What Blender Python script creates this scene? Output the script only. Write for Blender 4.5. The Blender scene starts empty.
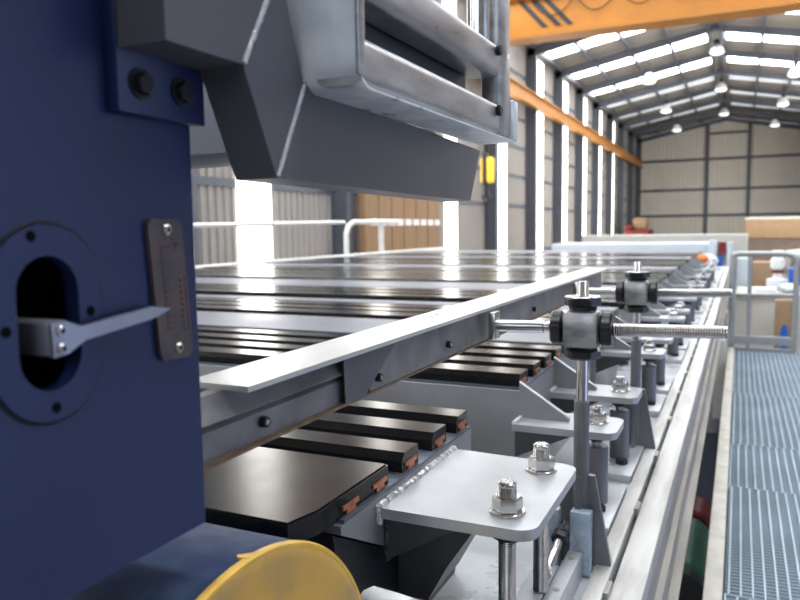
import bpy, bmesh, math, random
from mathutils import Vector, Matrix
random.seed(7)
sc = bpy.context.scene
col = sc.collection
H = 3.0            # height of the eye above the hall floor; shapes below are given relative to the eye

# ------------------------------------------------------------------ camera
cam_d = bpy.data.cameras.new('camera')
cam = bpy.data.objects.new('camera', cam_d)
col.objects.link(cam)
YAW, PITCH, ROLL = 0.435578, 0.0963411, -0.0140396
fw = Vector((-math.sin(YAW)*math.cos(PITCH), math.cos(YAW)*math.cos(PITCH), -math.sin(PITCH)))
rt = Vector((math.cos(YAW), math.sin(YAW), 0.0))
up = rt.cross(fw)
rt2 = rt*math.cos(ROLL) + up*math.sin(ROLL)
up2 = up*math.cos(ROLL) - rt*math.sin(ROLL)
m3 = Matrix((rt2, up2, -fw)).transposed()
cam.matrix_world = Matrix.Translation((0, 0, H)) @ m3.to_4x4()
cam_d.sensor_width = 36.0
cam_d.lens = 729.74/800*36.0
cam_d.clip_start = 0.02
cam_d.clip_end = 300
cam_d.dof.use_dof = True
cam_d.dof.focus_distance = 1.1
cam_d.dof.aperture_fstop = 6.3
sc.camera = cam

# ------------------------------------------------------------------ world and exposure
w = bpy.data.worlds.new('world')
sc.world = w
w.use_nodes = True
w.node_tree.nodes['Background'].inputs[0].default_value = (0.75, 0.86, 1.0, 1)
w.node_tree.nodes['Background'].inputs[1].default_value = 0.8
sc.view_settings.view_transform = 'Standard'
sc.view_settings.look = 'None'
sc.view_settings.gamma = 1
sc.view_settings.exposure = -0.15
try:
    sc.view_settings.use_curve_mapping = False
except Exception:
    pass
sc.cycles.use_denoising = True
sc.cycles.max_bounces = 8
sc.cycles.sample_clamp_indirect = 6
STRIP = 7.0        # brightness of the translucent wall sheets, the added right-hand ones too
ROOF = 15.0

# ------------------------------------------------------------------ materials
def mat(name, color, rough=0.5, metal=0.0, var=0.0, scale=8.0, bump=0.0, bscale=60.0, color2=None, stretch=None, rvar=0.0, spec=0.5, coat=0.0, detail=6.0, lo=0.35, hi=0.65):
    m = bpy.data.materials.new(name); m.use_nodes = True
    nt = m.node_tree; n = nt.nodes; l = nt.links
    b = n['Principled BSDF']
    b.inputs['Roughness'].default_value = rough
    b.inputs['Metallic'].default_value = metal
    b.inputs['Specular IOR Level'].default_value = spec
    b.inputs['Coat Weight'].default_value = coat
    tc = n.new('ShaderNodeTexCoord')
    mp = n.new('ShaderNodeMapping')
    if stretch: mp.inputs['Scale'].default_value = stretch
    l.new(tc.outputs['Object'], mp.inputs['Vector'])
    no = n.new('ShaderNodeTexNoise'); no.inputs['Scale'].default_value = scale; no.inputs['Detail'].default_value = detail
    l.new(mp.outputs['Vector'], no.inputs['Vector'])
    rp = n.new('ShaderNodeValToRGB')
    c2 = color2 if color2 else tuple(c*(1-var) for c in color)
    rp.color_ramp.elements[0].position = lo; rp.color_ramp.elements[0].color = (*c2, 1)
    rp.color_ramp.elements[1].position = hi; rp.color_ramp.elements[1].color = (*color, 1)
    l.new(no.outputs['Fac'], rp.inputs['Fac'])
    l.new(rp.outputs['Color'], b.inputs['Base Color'])
    if rvar:
        mr = n.new('ShaderNodeMapRange')
        mr.inputs['From Min'].default_value = 0.3; mr.inputs['From Max'].default_value = 0.7
        mr.inputs['To Min'].default_value = max(0.02, rough-rvar); mr.inputs['To Max'].default_value = min(1, rough+rvar)
        l.new(no.outputs['Fac'], mr.inputs['Value']); l.new(mr.outputs['Result'], b.inputs['Roughness'])
    if bump:
        n2 = n.new('ShaderNodeTexNoise'); n2.inputs['Scale'].default_value = bscale; n2.inputs['Detail'].default_value = 4
        l.new(mp.outputs['Vector'], n2.inputs['Vector'])
        bp = n.new('ShaderNodeBump'); bp.inputs['Strength'].default_value = bump; bp.inputs['Distance'].default_value = 0.002
        l.new(n2.outputs['Fac'], bp.inputs['Height']); l.new(bp.outputs['Normal'], b.inputs['Normal'])
    return m

def glow(name, color, strength):
    m = bpy.data.materials.new(name); m.use_nodes = True
    nt = m.node_tree; b = nt.nodes['Principled BSDF']
    b.inputs['Base Color'].default_value = (0.6, 0.6, 0.6, 1)
    b.inputs['Emission Color'].default_value = (*color, 1)
    b.inputs['Emission Strength'].default_value = strength
    return m

M = {}
M['blue_paint'] = mat('blue_paint', (0.010, 0.022, 0.090), 0.40, 0.0, 0.15, 5, 0.10, 260, rvar=0.05)
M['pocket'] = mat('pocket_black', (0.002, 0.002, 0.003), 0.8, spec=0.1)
M['grey_paint'] = mat('grey_paint', (0.13, 0.132, 0.15), 0.36, 0.25, 0.12, 4, 0.12, 220)
M['galv'] = mat('galvanised_sheet', (0.90, 0.95, 1.0), 0.34, 0.25, 0.4, 22, 0.05, 30, color2=(0.66, 0.72, 0.82), rvar=0.1)
M['raw'] = mat('raw_steel', (0.50, 0.495, 0.50), 0.38, 0.7, 0.4, 18, 0.06, 40, color2=(0.27, 0.265, 0.27), stretch=(1, .5, 2.5), rvar=0.12)
M['weld'] = mat('weld_metal', (0.72, 0.72, 0.74), 0.40, 0.5, 0.2, 90, 0.15, 140)
M['bright'] = mat('bright_steel', (0.66, 0.65, 0.64), 0.22, 1.0, 0.12, 40, rvar=0.05)
M['thread'] = mat('threaded_steel', (0.74, 0.74, 0.74), 0.24, 1.0, 0.15, 40)
M['knob'] = mat('black_knob', (0.010, 0.011, 0.014), 0.30, 0, 0.2, 30)
M['slat'] = mat('black_oxide_slat', (0.006, 0.0064, 0.0075), 0.19, 0.0, 0.5, 9, 0.0, 90, color2=(0.013, 0.013, 0.0135), rvar=0.03, spec=0.27)
M['lightplate'] = mat('light_steel_plate', (0.13, 0.145, 0.185), 0.40, 0.3, 0.15, 5, 0.0, 80, rvar=0.06)
M['copper'] = mat('copper', (0.62, 0.24, 0.14), 0.42, 0.6, 0.35, 60)
M['beam'] = mat('grey_beam', (0.33, 0.33, 0.335), 0.46, 0.35, 0.2, 6, 0.08, 90)
M['plate'] = mat('bracket_plate', (0.52, 0.535, 0.56), 0.38, 0.4, 0.2, 9, 0.05, 60, rvar=0.06)
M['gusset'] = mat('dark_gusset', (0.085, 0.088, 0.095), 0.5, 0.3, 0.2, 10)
M['post'] = mat('post_steel', (0.21, 0.215, 0.23), 0.42, 0.4, 0.2, 12)
M['edge'] = mat('straightedge_steel', (0.74, 0.74, 0.74), 0.36, 0.55, 0.15, 12, 0.06, 70, stretch=(1, .4, 2))
M['web'] = mat('web_steel', (0.25, 0.245, 0.25), 0.5, 0.4, 0.3, 16, 0.1, 60, color2=(0.17, 0.165, 0.17))
M['rust'] = mat('rusty_edge', (0.22, 0.145, 0.09), 0.65, 0.2, 0.35, 60)
M['bed'] = mat('bed_plate', (0.62, 0.64, 0.67), 0.30, 0.35, 0.12, 4, 0.03, 50, rvar=0.08)
M['rail'] = mat('dirty_white_rail', (0.54, 0.53, 0.51), 0.5, 0.15, 0.4, 30, 0.1, 60, color2=(0.36, 0.345, 0.32), lo=0.3, hi=0.55, stretch=(1, .12, 1))
M['railside'] = mat('bed_side', (0.42, 0.39, 0.35), 0.55, 0.2, 0.35, 18, 0.1, 50, stretch=(1, .12, 1))
M['blueblock'] = mat('light_blue_block', (0.48, 0.58, 0.70), 0.40, 0.3, 0.3, 40, 0.08, 90)
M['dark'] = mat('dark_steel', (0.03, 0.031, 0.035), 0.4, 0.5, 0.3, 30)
M['yellow'] = mat('yellow_paint', (0.90, 0.53, 0.10), 0.42, 0, 0.35, 9, 0.08, 60, color2=(0.62, 0.40, 0.14), lo=0.34, hi=0.52)
M['yrim'] = mat('yellow_rim', (0.88, 0.52, 0.06), 0.4, 0, 0.2, 30)
M['drum'] = mat('worn_blue_drum', (0.055, 0.085, 0.15), 0.62, 0, 0.3, 16, 0.1, 120, color2=(0.010, 0.030, 0.095), lo=.42, hi=.72, spec=.25)
M['white'] = mat('white_plastic', (0.80, 0.82, 0.82), 0.4, 0, 0.06, 10)
M['orange'] = mat('crane_orange', (0.40, 0.15, 0.006), 0.45, 0, 0.12, 2)
M['orange2'] = mat('runway_orange', (0.50, 0.22, 0.05), 0.5, 0, 0.15, 2)
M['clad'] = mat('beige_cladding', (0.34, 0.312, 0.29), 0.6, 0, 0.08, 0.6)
M['roof'] = mat('roof_cladding', (0.30, 0.275, 0.25), 0.7, 0, 0.1, 0.5)
M['steelblue'] = mat('blue_grey_steel', (0.11, 0.12, 0.15), 0.5, 0.1, 0.15, 3)
M['strip'] = glow('translucent_sheet', (1.0, 0.97, 0.90), STRIP)
M['skylight'] = glow('roof_sheet', (0.93, 0.97, 1.0), ROOF)
M['dimlight'] = glow('grimy_roof_sheet', (0.80, 0.90, 1.0), 0.75)
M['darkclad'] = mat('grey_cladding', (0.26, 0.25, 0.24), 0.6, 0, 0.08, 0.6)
M['blue_fill'] = glow('added_blue_fill', (0.20, 0.40, 1.0), 1.35)  # glow of the added blue panel, no real opening
M['litclad'] = mat('lit_cladding', (0.80, 0.76, 0.68), 0.6, 0, 0.06, 0.6)  # lighter copy of the wall cladding, daylight on the gable put into colour
M['crossbeam'] = mat('blue_grey_beam', (0.22, 0.23, 0.28), 0.45, 0.1, 0.1, 3)
M['front_fill'] = glow('added_front_fill', (0.80, 0.90, 1.0), 4.2)  # glow of the added panel behind the camera
M['lampglow'] = glow('lamp_glow', (0.95, 0.97, 1.0), 2.0)
M['floor'] = mat('concrete_floor', (0.17, 0.165, 0.16), 0.55, 0, 0.2, 1.2, 0.1, 30)
M['grate'] = mat('galvanised_grating', (0.42, 0.52, 0.60), 0.42, 0.35, 0.15, 3)
M['kerb'] = mat('kerb_paint', (0.68, 0.64, 0.57), 0.55, 0, 0.2, 12, 0.1, 60)
M['pipe'] = mat('rail_pipe', (0.42, 0.42, 0.42), 0.4, 0.5, 0.15, 10)
M['pipewhite'] = mat('white_pipe', (0.82, 0.80, 0.78), 0.4, 0.2, 0.08, 10)
M['brown'] = mat('brown_board', (0.28, 0.155, 0.07), 0.6, 0, 0.2, 2, stretch=(1, 4, 0.5))
M['brownd'] = mat('brown_batten', (0.15, 0.105, 0.085), 0.6, 0, 0.2, 2)
M['cardboard'] = mat('cardboard', (0.33, 0.21, 0.12), 0.7, 0, 0.1, 3)
M['creamcab'] = mat('cream_cabinet', (0.66, 0.64, 0.58), 0.5, 0, 0.06, 3)
M['greycab'] = mat('grey_cabinet', (0.50, 0.50, 0.48), 0.5, 0, 0.06, 3)
M['palebox'] = mat('pale_blue_housing', (0.50, 0.55, 0.60), 0.4, 0.1, 0.06, 3)
M['green'] = mat('green_paint', (0.03, 0.13, 0.075), 0.45, 0, 0.3, 12)
M['red'] = mat('red_paint', (0.20, 0.012, 0.012), 0.5, 0, 0.2, 12)
M['orangeplastic'] = mat('orange_plastic', (0.85, 0.20, 0.03), 0.4)
M['blueplastic'] = mat('blue_plastic', (0.015, 0.11, 0.50), 0.4)
M['film'] = mat('crumpled_film', (0.66, 0.74, 0.80), 0.25, 0, 0.25, 18, 0.6, 25)
M['scale'] = mat('engraved_scale', (0.085, 0.078, 0.085), 0.38, 0.6, 0.3, 30, color2=(0.15, 0.11, 0.10))
M['mark'] = mat('engraving', (0.008, 0.008, 0.010), 0.6)
M['blade'] = mat('pointer_blade', (0.36, 0.38, 0.44), 0.35, 0.6, 0.12, 30)
M['hookyellow'] = mat('hook_yellow', (0.85, 0.55, 0.03), 0.4)
M['rubber'] = mat('rubber', (0.012, 0.012, 0.013), 0.6)

# ------------------------------------------------------------------ mesh builder
class B:
    def __init__(s): s.v = []; s.f = []
    def add(s, vs, fs):
        k = len(s.v); s.v += [tuple(p) for p in vs]; s.f += [tuple(i+k for i in f) for f in fs]; return s
    def box(s, x0, x1, y0, y1, z0, z1, bev=0.0):
        x0, x1 = min(x0, x1), max(x0, x1); y0, y1 = min(y0, y1), max(y0, y1); z0, z1 = min(z0, z1), max(z0, z1)
        vs = [(x, y, z) for z in (z0, z1) for y in (y0, y1) for x in (x0, x1)]
        fs = [(0, 2, 3, 1), (4, 5, 7, 6), (0, 1, 5, 4), (2, 6, 7, 3), (0, 4, 6, 2), (1, 3, 7, 5)]
        if bev > 0:
            bm = bmesh.new(); bv = [bm.verts.new(p) for p in vs]
            for f in fs: bm.faces.new([bv[i] for i in f])
            bmesh.ops.bevel(bm, geom=list(bm.edges), offset=bev, segments=2, profile=0.5, affect='EDGES')
            bm.verts.index_update()
            vs = [tuple(v.co) for v in bm.verts]; fs = [tuple(v.index for v in f.verts) for f in bm.faces]; bm.free()
        return s.add(vs, fs)
    def prism(s, poly, axis, a, b):
        # poly in the two other axes (in order x,y,z without `axis`), extruded from a to b
        def P(p, t):
            if axis == 'x': return (t, p[0], p[1])
            if axis == 'y': return (p[0], t, p[1])
            return (p[0], p[1], t)
        n = len(poly)
        vs = [P(p, a) for p in poly] + [P(p, b) for p in poly]
        fs = [tuple(range(n))[::-1], tuple(range(n, 2*n))] + [(i, (i+1) % n, n+(i+1) % n, n+i) for i in range(n)]
        return s.add(vs, fs)
    def rings(s, p0, d, prof, n=24, rf=None, caps=True, ang0=0.0):
        # surface of revolution about axis p0+d*t ; prof list of (t, r)
        d = Vector(d).normalized(); p0 = Vector(p0)
        a = d.orthogonal().normalized(); 
        if abs(d.z) > .9: a = Vector((1, 0, 0))
        b = d.cross(a)
        vs = []; fs = []
        for (t, r) in prof:
            for k in range(n):
                th = ang0 + 2*math.pi*k/n
                rr = r*(rf(th) if rf else 1)
                vs.append(p0 + d*t + (a*math.cos(th) + b*math.sin(th))*rr)
        for i in range(len(prof)-1):
            for k in range(n):
                k2 = (k+1) % n
                fs.append((i*n+k, i*n+k2, (i+1)*n+k2, (i+1)*n+k))
        if caps:
            fs.append(tuple(range(n))[::-1]); q = (len(prof)-1)*n; fs.append(tuple(range(q, q+n)))
        return s.add(vs, fs)
    def cyl(s, p0, p1, r, n=20, ch=0.0):
        d = Vector(p1)-Vector(p0); L = d.length
        pr = [(0, r), (L, r)] if not ch else [(0, r-ch), (ch, r), (L-ch, r), (L, r-ch)]
        return s.rings(p0, d, pr, n)
    def thread(s, p0, p1, r, pitch=0.003, n=18, depth=None):
        d = Vector(p1)-Vector(p0); L = d.length; depth = depth or pitch*0.45
        pr = [(0, r-depth)]; t = pitch*.5
        while t < L-pitch*.6:
            pr += [(t, r), (t+pitch*.5, r-depth)]; t += pitch
        pr.append((L, r-depth))
        return s.rings(p0, d, pr, n)
    def hexa(s, p0, d, r, h, ang=0.0):
        return s.rings(p0, d, [(0, r*.93), (h*.1, r), (h*.86, r), (h, r*.88)], 6, ang0=ang)
    def tube(s, pts, r, n=10, rf=None, closed=False):
        pts = [Vector(p) for p in pts]; vs = []; fs = []; prev = None
        for i, p in enumerate(pts):
            t = (pts[min(i+1, len(pts)-1)] - pts[max(i-1, 0)]).normalized()
            if prev is None:
                a = t.orthogonal().normalized()
            else:
                a = (prev - t*prev.dot(t)).normalized()
            prev = a; b = t.cross(a); rr = r*(rf(i) if rf else 1)
            for k in range(n):
                th = 2*math.pi*k/n
                vs.append(p + (a*math.cos(th)+b*math.sin(th))*rr)
        for i in range(len(pts)-1):
            for k in range(n):
                fs.append((i*n+k, i*n+(k+1) % n, (i+1)*n+(k+1) % n, (i+1)*n+k))
        q = (len(pts)-1)*n
        fs += [tuple(range(n))[::-1], tuple(range(q, q+n))]
        return s.add(vs, fs)
    def weld(s, p0, p1, r, step=0.004):
        p0 = Vector(p0); p1 = Vector(p1); L = (p1-p0).length; k = max(6, int(L/step*2))
        rnd = random.Random(int(L*1e5))
        pts = [p0.lerp(p1, i/k) + Vector((rnd.uniform(-1, 1), rnd.uniform(-1, 1), rnd.uniform(-1, 1)))*r*.12 for i in range(k+1)]
        return s.tube(pts, r, 8, lambda i: (1.05 if i % 2 else .80)*rnd.uniform(.9, 1.1))
    def grid(s, f, nu, nv):
        vs = [f(i/nu, j/nv) for j in range(nv+1) for i in range(nu+1)]
        fs = [(j*(nu+1)+i, j*(nu+1)+i+1, (j+1)*(nu+1)+i+1, (j+1)*(nu+1)+i) for j in range(nv) for i in range(nu)]
        return s.add(vs, fs)
    def bounds(s):
        return [(min(c), max(c)) for c in zip(*s.v)]

def arc(cx, cy, r, a0, a1, n=6):
    return [(cx+r*math.cos(math.radians(a0+(a1-a0)*i/n)), cy+r*math.sin(math.radians(a0+(a1-a0)*i/n))) for i in range(n+1)]

def rrect(x0, x1, y0, y1, r, n=5):
    return arc(x1-r, y1-r, r, 0, 90, n)+arc(x0+r, y1-r, r, 90, 180, n)+arc(x0+r, y0+r, r, 180, 270, n)+arc(x1-r, y0+r, r, 270, 360, n)

def root_loc(o):
    while o.parent: o = o.parent
    return o.location.copy()

def part(name, b, material, parent=None, label=None, smooth=True, kind=None, ang=32):
    me = bpy.data.meshes.new(name)
    if parent is None:
        bb = b.bounds()
        loc = Vector(((bb[0][0]+bb[0][1])/2, (bb[1][0]+bb[1][1])/2, bb[2][0]+H))
    else:
        loc = root_loc(parent)
    off = Vector((loc.x, loc.y, loc.z-H))
    me.from_pydata([tuple(Vector(p)-off) for p in b.v], [], b.f)
    bm = bmesh.new(); bm.from_mesh(me); bmesh.ops.recalc_face_normals(bm, faces=bm.faces); bm.to_mesh(me); bm.free()
    if smooth:
        for p in me.polygons: p.use_smooth = True
        me.set_sharp_from_angle(angle=math.radians(ang))
    me.materials.append(M[material])
    o = bpy.data.objects.new(name, me); col.objects.link(o)
    if parent is None: o.location = loc
    else: o.parent = parent
    if label: o['label'] = label
    if kind: o['kind'] = kind
    return o

def thing(name, label, cat, loc, group=None):
    o = bpy.data.objects.new(name, None); col.objects.link(o)
    o.empty_display_size = 0.05
    o.location = (loc[0], loc[1], loc[2]+H); o['label'] = label; o['category'] = cat
    if group: o['group'] = group
    return o

def tag(o, label, cat, group=None):
    o['label'] = label; o['category'] = cat
    if group: o['group'] = group
    return o

def struct(name, b, material, smooth=False):
    return part(name, b, material, None, None, smooth, 'structure')

def dup(root, loc, label, group=None):
    r = root.copy(); col.objects.link(r)
    r.location = (loc[0], loc[1], loc[2]+H); r['label'] = label
    if group: r['group'] = group
    def rec(src, dst):
        for ch in list(src.children):
            c = ch.copy(); col.objects.link(c); c.parent = dst
            rec(ch, c)
    rec(root, r)
    return r

# ================================================================== THE HALL
XL, XR, Y0, Y1 = -10.0, 7.0, -14.0, 80.6
EAVE, RIDGE, XM = 8.95, 10.5, -1.5
struct('floor', B().box(XL-.2, XR+.2, Y0-.2, Y1+.2, -3.2, -3.0), 'floor')

def clad_side(x, sgn):
    b = B(); prof = []; y = Y0; p = 0.26
    while y < Y1:
        prof += [(y, 0), (y+.09, 0), (y+.13, .045), (y+.22, .045)]; y += p
    vs = []; fs = []
    for (yy, dx) in prof:
        vs += [(x+sgn*dx, yy, -3.0), (x+sgn*dx, yy, EAVE+.1)]
    for i in range(len(prof)-1): fs.append((2*i, 2*i+2, 2*i+3, 2*i+1))
    k = len(vs)
    vs += [(x-sgn*.06, Y0, -3.0), (x-sgn*.06, Y0, EAVE+.1), (x-sgn*.06, Y1, -3.0), (x-sgn*.06, Y1, EAVE+.1)]
    fs.append((k, k+1, k+3, k+2))
    return b.add(vs, fs)
struct('wall_left', clad_side(XL, 1), 'clad')
struct('wall_right', clad_side(XR, -1), 'darkclad')
struct('added_glow_1', B().box(XR-.12, XR-.06, .6, 6.2, -3.0, 2.2), 'blue_fill')  # added unseen blue panel, tints the column and reflects in it

def gable(y, sgn):
    b = B(); prof = []; x = XL; vs = []; fs = []
    def top(xx): return EAVE + (RIDGE-EAVE)*(1-abs(xx-XM)/(XR-XM)) + .1
    while x < XR:
        prof += [(x, 0), (x+.15, 0), (x+.2, .04), (x+.35, .04)]; x += .4
    for (xx, dy) in prof: vs += [(xx, y+sgn*dy, -3.0), (xx, y+sgn*dy, top(min(xx, XR)))]
    for i in range(len(prof)-1): fs.append((2*i, 2*i+2, 2*i+3, 2*i+1))
    return b.add(vs, fs)
struct('wall_back', gable(Y1, -1), 'litclad')
struct('wall_front', gable(Y0, 1), 'darkclad')
struct('added_glow_2', B().box(-9.3, 5.5, Y0+.08, Y0+.14, 2.2, 8.0), 'front_fill')  # added unseen panel, brightens faces turned towards the camera

def rz(x): return EAVE + (RIDGE-EAVE)*(1-abs(x-XM)/8.5)
ce = B()
ce.prism([(XL-.3, rz(XL)+.10), (XM, RIDGE+.15), (XR+.3, rz(XR)+.10), (XR+.3, rz(XR)+.2), (XM, RIDGE+.25), (XL-.3, rz(XL)+.2)], 'y', Y0, Y1)
struct('ceiling', ce, 'roof')

# translucent sheets in the walls and roof
bays = [-10.7, -4.6, 1.5, 7.6, 13.65, 19.9, 26.0, 32.5, 39.4, 45.6, 51.9, 58.0, 64.2, 70.4]
wn = 0
for i, y in enumerate(bays):
    if i <= 12:
        wn += 1
        hw = .62 if y < 30 else (.72 if y < 50 else .62)
        struct('window_or_fill_%d' % wn, B().box(XL+.06, XL+.085, y-hw, y+hw, -2.2, EAVE-.15), 'strip')
        if y > 30:
            wn += 1
            struct('window_or_fill_%d' % wn, B().box(XR-.085, XR-.06, y-1.6, y+1.6, -2.2, EAVE-.15), 'strip')  # extra unseen sheet, added and widened to brighten the far hall
    if y < -3: continue
    m_ = 'skylight' if y < 55 else 'dimlight'
    for (xa, xb) in ((XL+.5, XM-.5), (XM+.5, XR-.5)):
        wn += 1
        b = B(); hw = .95
        za, zb = rz(xa)+.07, rz(xb)+.07
        b.add([(xa, y-hw, za), (xb, y-hw, zb), (xb, y+hw, zb), (xa, y+hw, za), (xa, y-hw, za+.02), (xb, y-hw, zb+.02), (xb, y+hw, zb+.02), (xa, y+hw, za+.02)],
              [(0, 1, 2, 3), (4, 7, 6, 5), (0, 4, 5, 1), (1, 5, 6, 2), (2, 6, 7, 3), (3, 7, 4, 0)])
        struct('window_or_fill_%d' % wn, b, m_)

# frames: columns with haunched rafters, purlins, girts
tn = 0
cols = [-7.6, -1.5, 4.6, 11.0, 17.25, 23.5, 30.3, 36.9, 42.9, 49.0, 55.0, 61.2, 67.3, 73.5, 79.6]
for y in cols:
    tn += 1
    b = B()
    for (x, s) in ((XL, 1), (XR, -1)):
        b.box(x+s*.05, x+s*.09, y-.17, y+.17, -3.0, EAVE); b.box(x+s*.51, x+s*.55, y-.17, y+.17, -3.0, EAVE-.2)
        b.box(x+s*.09, x+s*.51, y-.02, y+.02, -3.0, EAVE)
    for s in (-1, 1):
        xe = XM + s*8.4
        def quad(z0a, z0m, z1a, z1m, hw):
            b.prism([(xe, rz(xe)+z0a), (XM, RIDGE+z0m), (XM, RIDGE+z1m), (xe, rz(xe)+z1a)], 'y', y-hw, y+hw)
        quad(-.08, -.08, -.02, -.02, .12); quad(-.46, -.30, -.08, -.08, .02); quad(-.50, -.34, -.46, -.30, .10)
    struct('trim_%d' % tn, b, 'steelblue')
for fx in (0.0, .25, .5, .75, .97):
    for s in (-1, 1):
        tn += 1; x = XM + s*(.3+8.0*fx)
        struct('trim_%d' % tn, B().box(x-.08, x+.08, Y0, Y1, rz(x)-.16, rz(x)+.04), 'steelblue')
for z in (-1.2, 1.05, 2.5, 3.9, 5.3, 7.4):
    for (x, s) in ((XL, 1), (XR, -1)):
        tn += 1
        struct('trim_%d' % tn, B().box(x+s*.046, x+s*.058 if z < 0 else x+s*.059, Y0, Y1, z-.09, z+.09), 'steelblue')
# far gable framing
for x in (-3.2, .63):
    tn += 1
    struct('trim_%d' % tn, B().box(x-.16, x+.16, Y1-.35, Y1-.05, -3.0, rz(x)-.1), 'steelblue')
for z in (1.0, 3.6, 6.6):
    tn += 1
    struct('trim_%d' % tn, B().box(XL, XR, Y1-.22, Y1-.05, z-.12, z+.12), 'steelblue')
tn += 1
struct('trim_%d' % tn, B().box(-3.2, .6, Y1-.22, Y1-.05, 9.0, 9.2), 'steelblue')

# crane
rw = thing('crane_runway', 'long orange crane runway beam fixed along the left hall wall', 'crane rail', (-9.35, 30, 5.9))
part('beam', B().box(-9.43, -9.40, Y0, Y1-.6, 5.95, 6.5).box(-9.55, -9.25, Y0, Y1-.6, 6.5, 6.56).box(-9.55, -9.25, Y0, Y1-.6, 5.9, 5.96), 'orange2', rw)
part('rail', B().box(-9.43, -9.37, Y0, Y1-.6, 6.56, 6.62), 'steelblue', rw)
rw2 = thing('crane_runway', 'orange crane runway beam fixed along the right hall wall', 'crane rail', (6.35, 30, 5.9))
part('beam', B().box(6.40, 6.43, Y0, Y1-.6, 5.95, 6.5).box(6.25, 6.55, Y0, Y1-.6, 6.5, 6.56).box(6.25, 6.55, Y0, Y1-.6, 5.9, 5.96), 'orange2', rw2)
part('rail', B().box(6.37, 6.43, Y0, Y1-.6, 6.56, 6.62), 'steelblue', rw2)

cr = thing('overhead_crane', 'big orange overhead crane girder spanning the hall under the roof', 'crane', (-1.5, 27.6, 6.62))
part('web', B().box(-9.3, 6.3, 27.35, 27.85, 7.1, 8.4), 'orange', cr)
part('bottom_flange', B().box(-9.3, 6.3, 27.1, 28.1, 6.96, 7.1), 'orange', cr)
part('top_flange', B().box(-9.3, 6.3, 27.1, 28.1, 8.4, 8.5), 'orange', cr)
for x in (-9.4, 6.4):
    part('end_carriage', B().box(x-.18, x+.18, 26.0, 29.2, 6.75, 7.1, .03), 'orange', cr)
    for y in (26.4, 28.8):
        part('wheel', B().cyl((x-.06, y, 6.78), (x+.06, y, 6.78), .16, 20), 'dark', cr)
for k, xx in enumerate((-7.74, -7.24, -6.82)):
    zt, zb, dx = 8.35, 7.30, .95
    part('warning_stripe', B().add([(xx, 27.33, zt), (xx+.22, 27.33, zt), (xx+dx+.22, 27.33, zb), (xx+dx, 27.33, zb), (xx, 27.345, zt), (xx+.22, 27.345, zt), (xx+dx+.22, 27.345, zb), (xx+dx, 27.345, zb)],
         [(0, 1, 2, 3), (4, 7, 6, 5), (0, 4, 5, 1), (1, 5, 6, 2), (2, 6, 7, 3), (3, 7, 4, 0)]), 'rubber', cr)
def sag(x0, x1, z, d, n=14):
    return [(x0+(x1-x0)*i/n, 27.25, z-4*d*(i/n)*(1-i/n)) for i in range(n+1)]
for x0, x1 in ((-7.2, -5.6), (-5.6, -4.1), (-4.1, -2.6), (-2.6, -1.0), (-1.0, .5)):
    part('festoon_cable', B().tube(sag(x0, x1, 8.3, .62), .022, 6), 'rubber', cr)

hx, hy = -9.0, 27.6
hk = thing('hook_block', 'yellow crane hook block hanging blurred beyond the steel tubes', 'crane hook', (hx, hy, 1.5))
part('block', B().box(hx-.26, hx+.26, hy-.17, hy+.17, 1.75, 2.75, .08), 'hookyellow', hk)
part('cheek_plate', B().box(hx-.16, hx+.02, hy-.2, hy+.2, 1.65, 2.95, .03), 'rubber', hk)
part('hook', B().tube([(hx, hy, 1.75), (hx, hy, 1.4), (hx+.12, hy, 1.2), (hx, hy, 1.05), (hx-.17, hy, 1.16), (hx-.19, hy, 1.3)], .06, 8), 'dark', hk)
for dx in (-.12, .12):
    part('cable', B().cyl((hx+dx, hy, 2.75), (hx+dx, hy, 6.96), .02, 6), 'dark', hk)

# high-bay lamps
lampdefs = [(-1.5, 47.2, 9.95, 'round high-bay lamp under the roof ridge, nearest of the three'),
            (-1.5, 57.6, 9.55, 'round high-bay lamp under the roof ridge, middle of the three'),
            (-1.5, 68.5, 9.3, 'round high-bay lamp under the roof ridge, farthest of the three'),
            (-5.13, 46.4, 8.5, 'small round lamp left of the ridge, nearest of the left row'),
            (-5.26, 58.8, 8.5, 'small round lamp left of the ridge, second of the left row'),
            (-5.37, 70.8, 8.5, 'small round lamp left of the ridge, farthest of the left row'),
            (2.61, 48.4, 8.5, 'round lamp right of the ridge, nearest of the right row'),
            (2.53, 59.8, 8.5, 'round lamp right of the ridge, second of the right row'),
            (2.48, 71.8, 8.5, 'round lamp right of the ridge, farthest of the right row')]
for (x, y, z, lb) in lampdefs:
    lp = thing('high_bay_lamp', lb, 'lamp', (x, y, z), 'high-bay lamps under the roof')
    part('reflector', B().rings((x, y, z), (0, 0, 1), [(.0, .40), (.22, .34), (.42, .2), (.5, .12)], 20, caps=False), 'white', lp)
    part('lens', B().rings((x, y, z-.14), (0, 0, 1), [(0, .1), (.05, .3), (.14, .39)], 20), 'lampglow', lp)
    part('ballast', B().cyl((x, y, z+.5), (x, y, z+.7), .12, 12), 'dark', lp)
    part('rod', B().cyl((x, y, z+.7), (x, y, rz(x)+.10), .02, 6), 'dark', lp)

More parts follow.
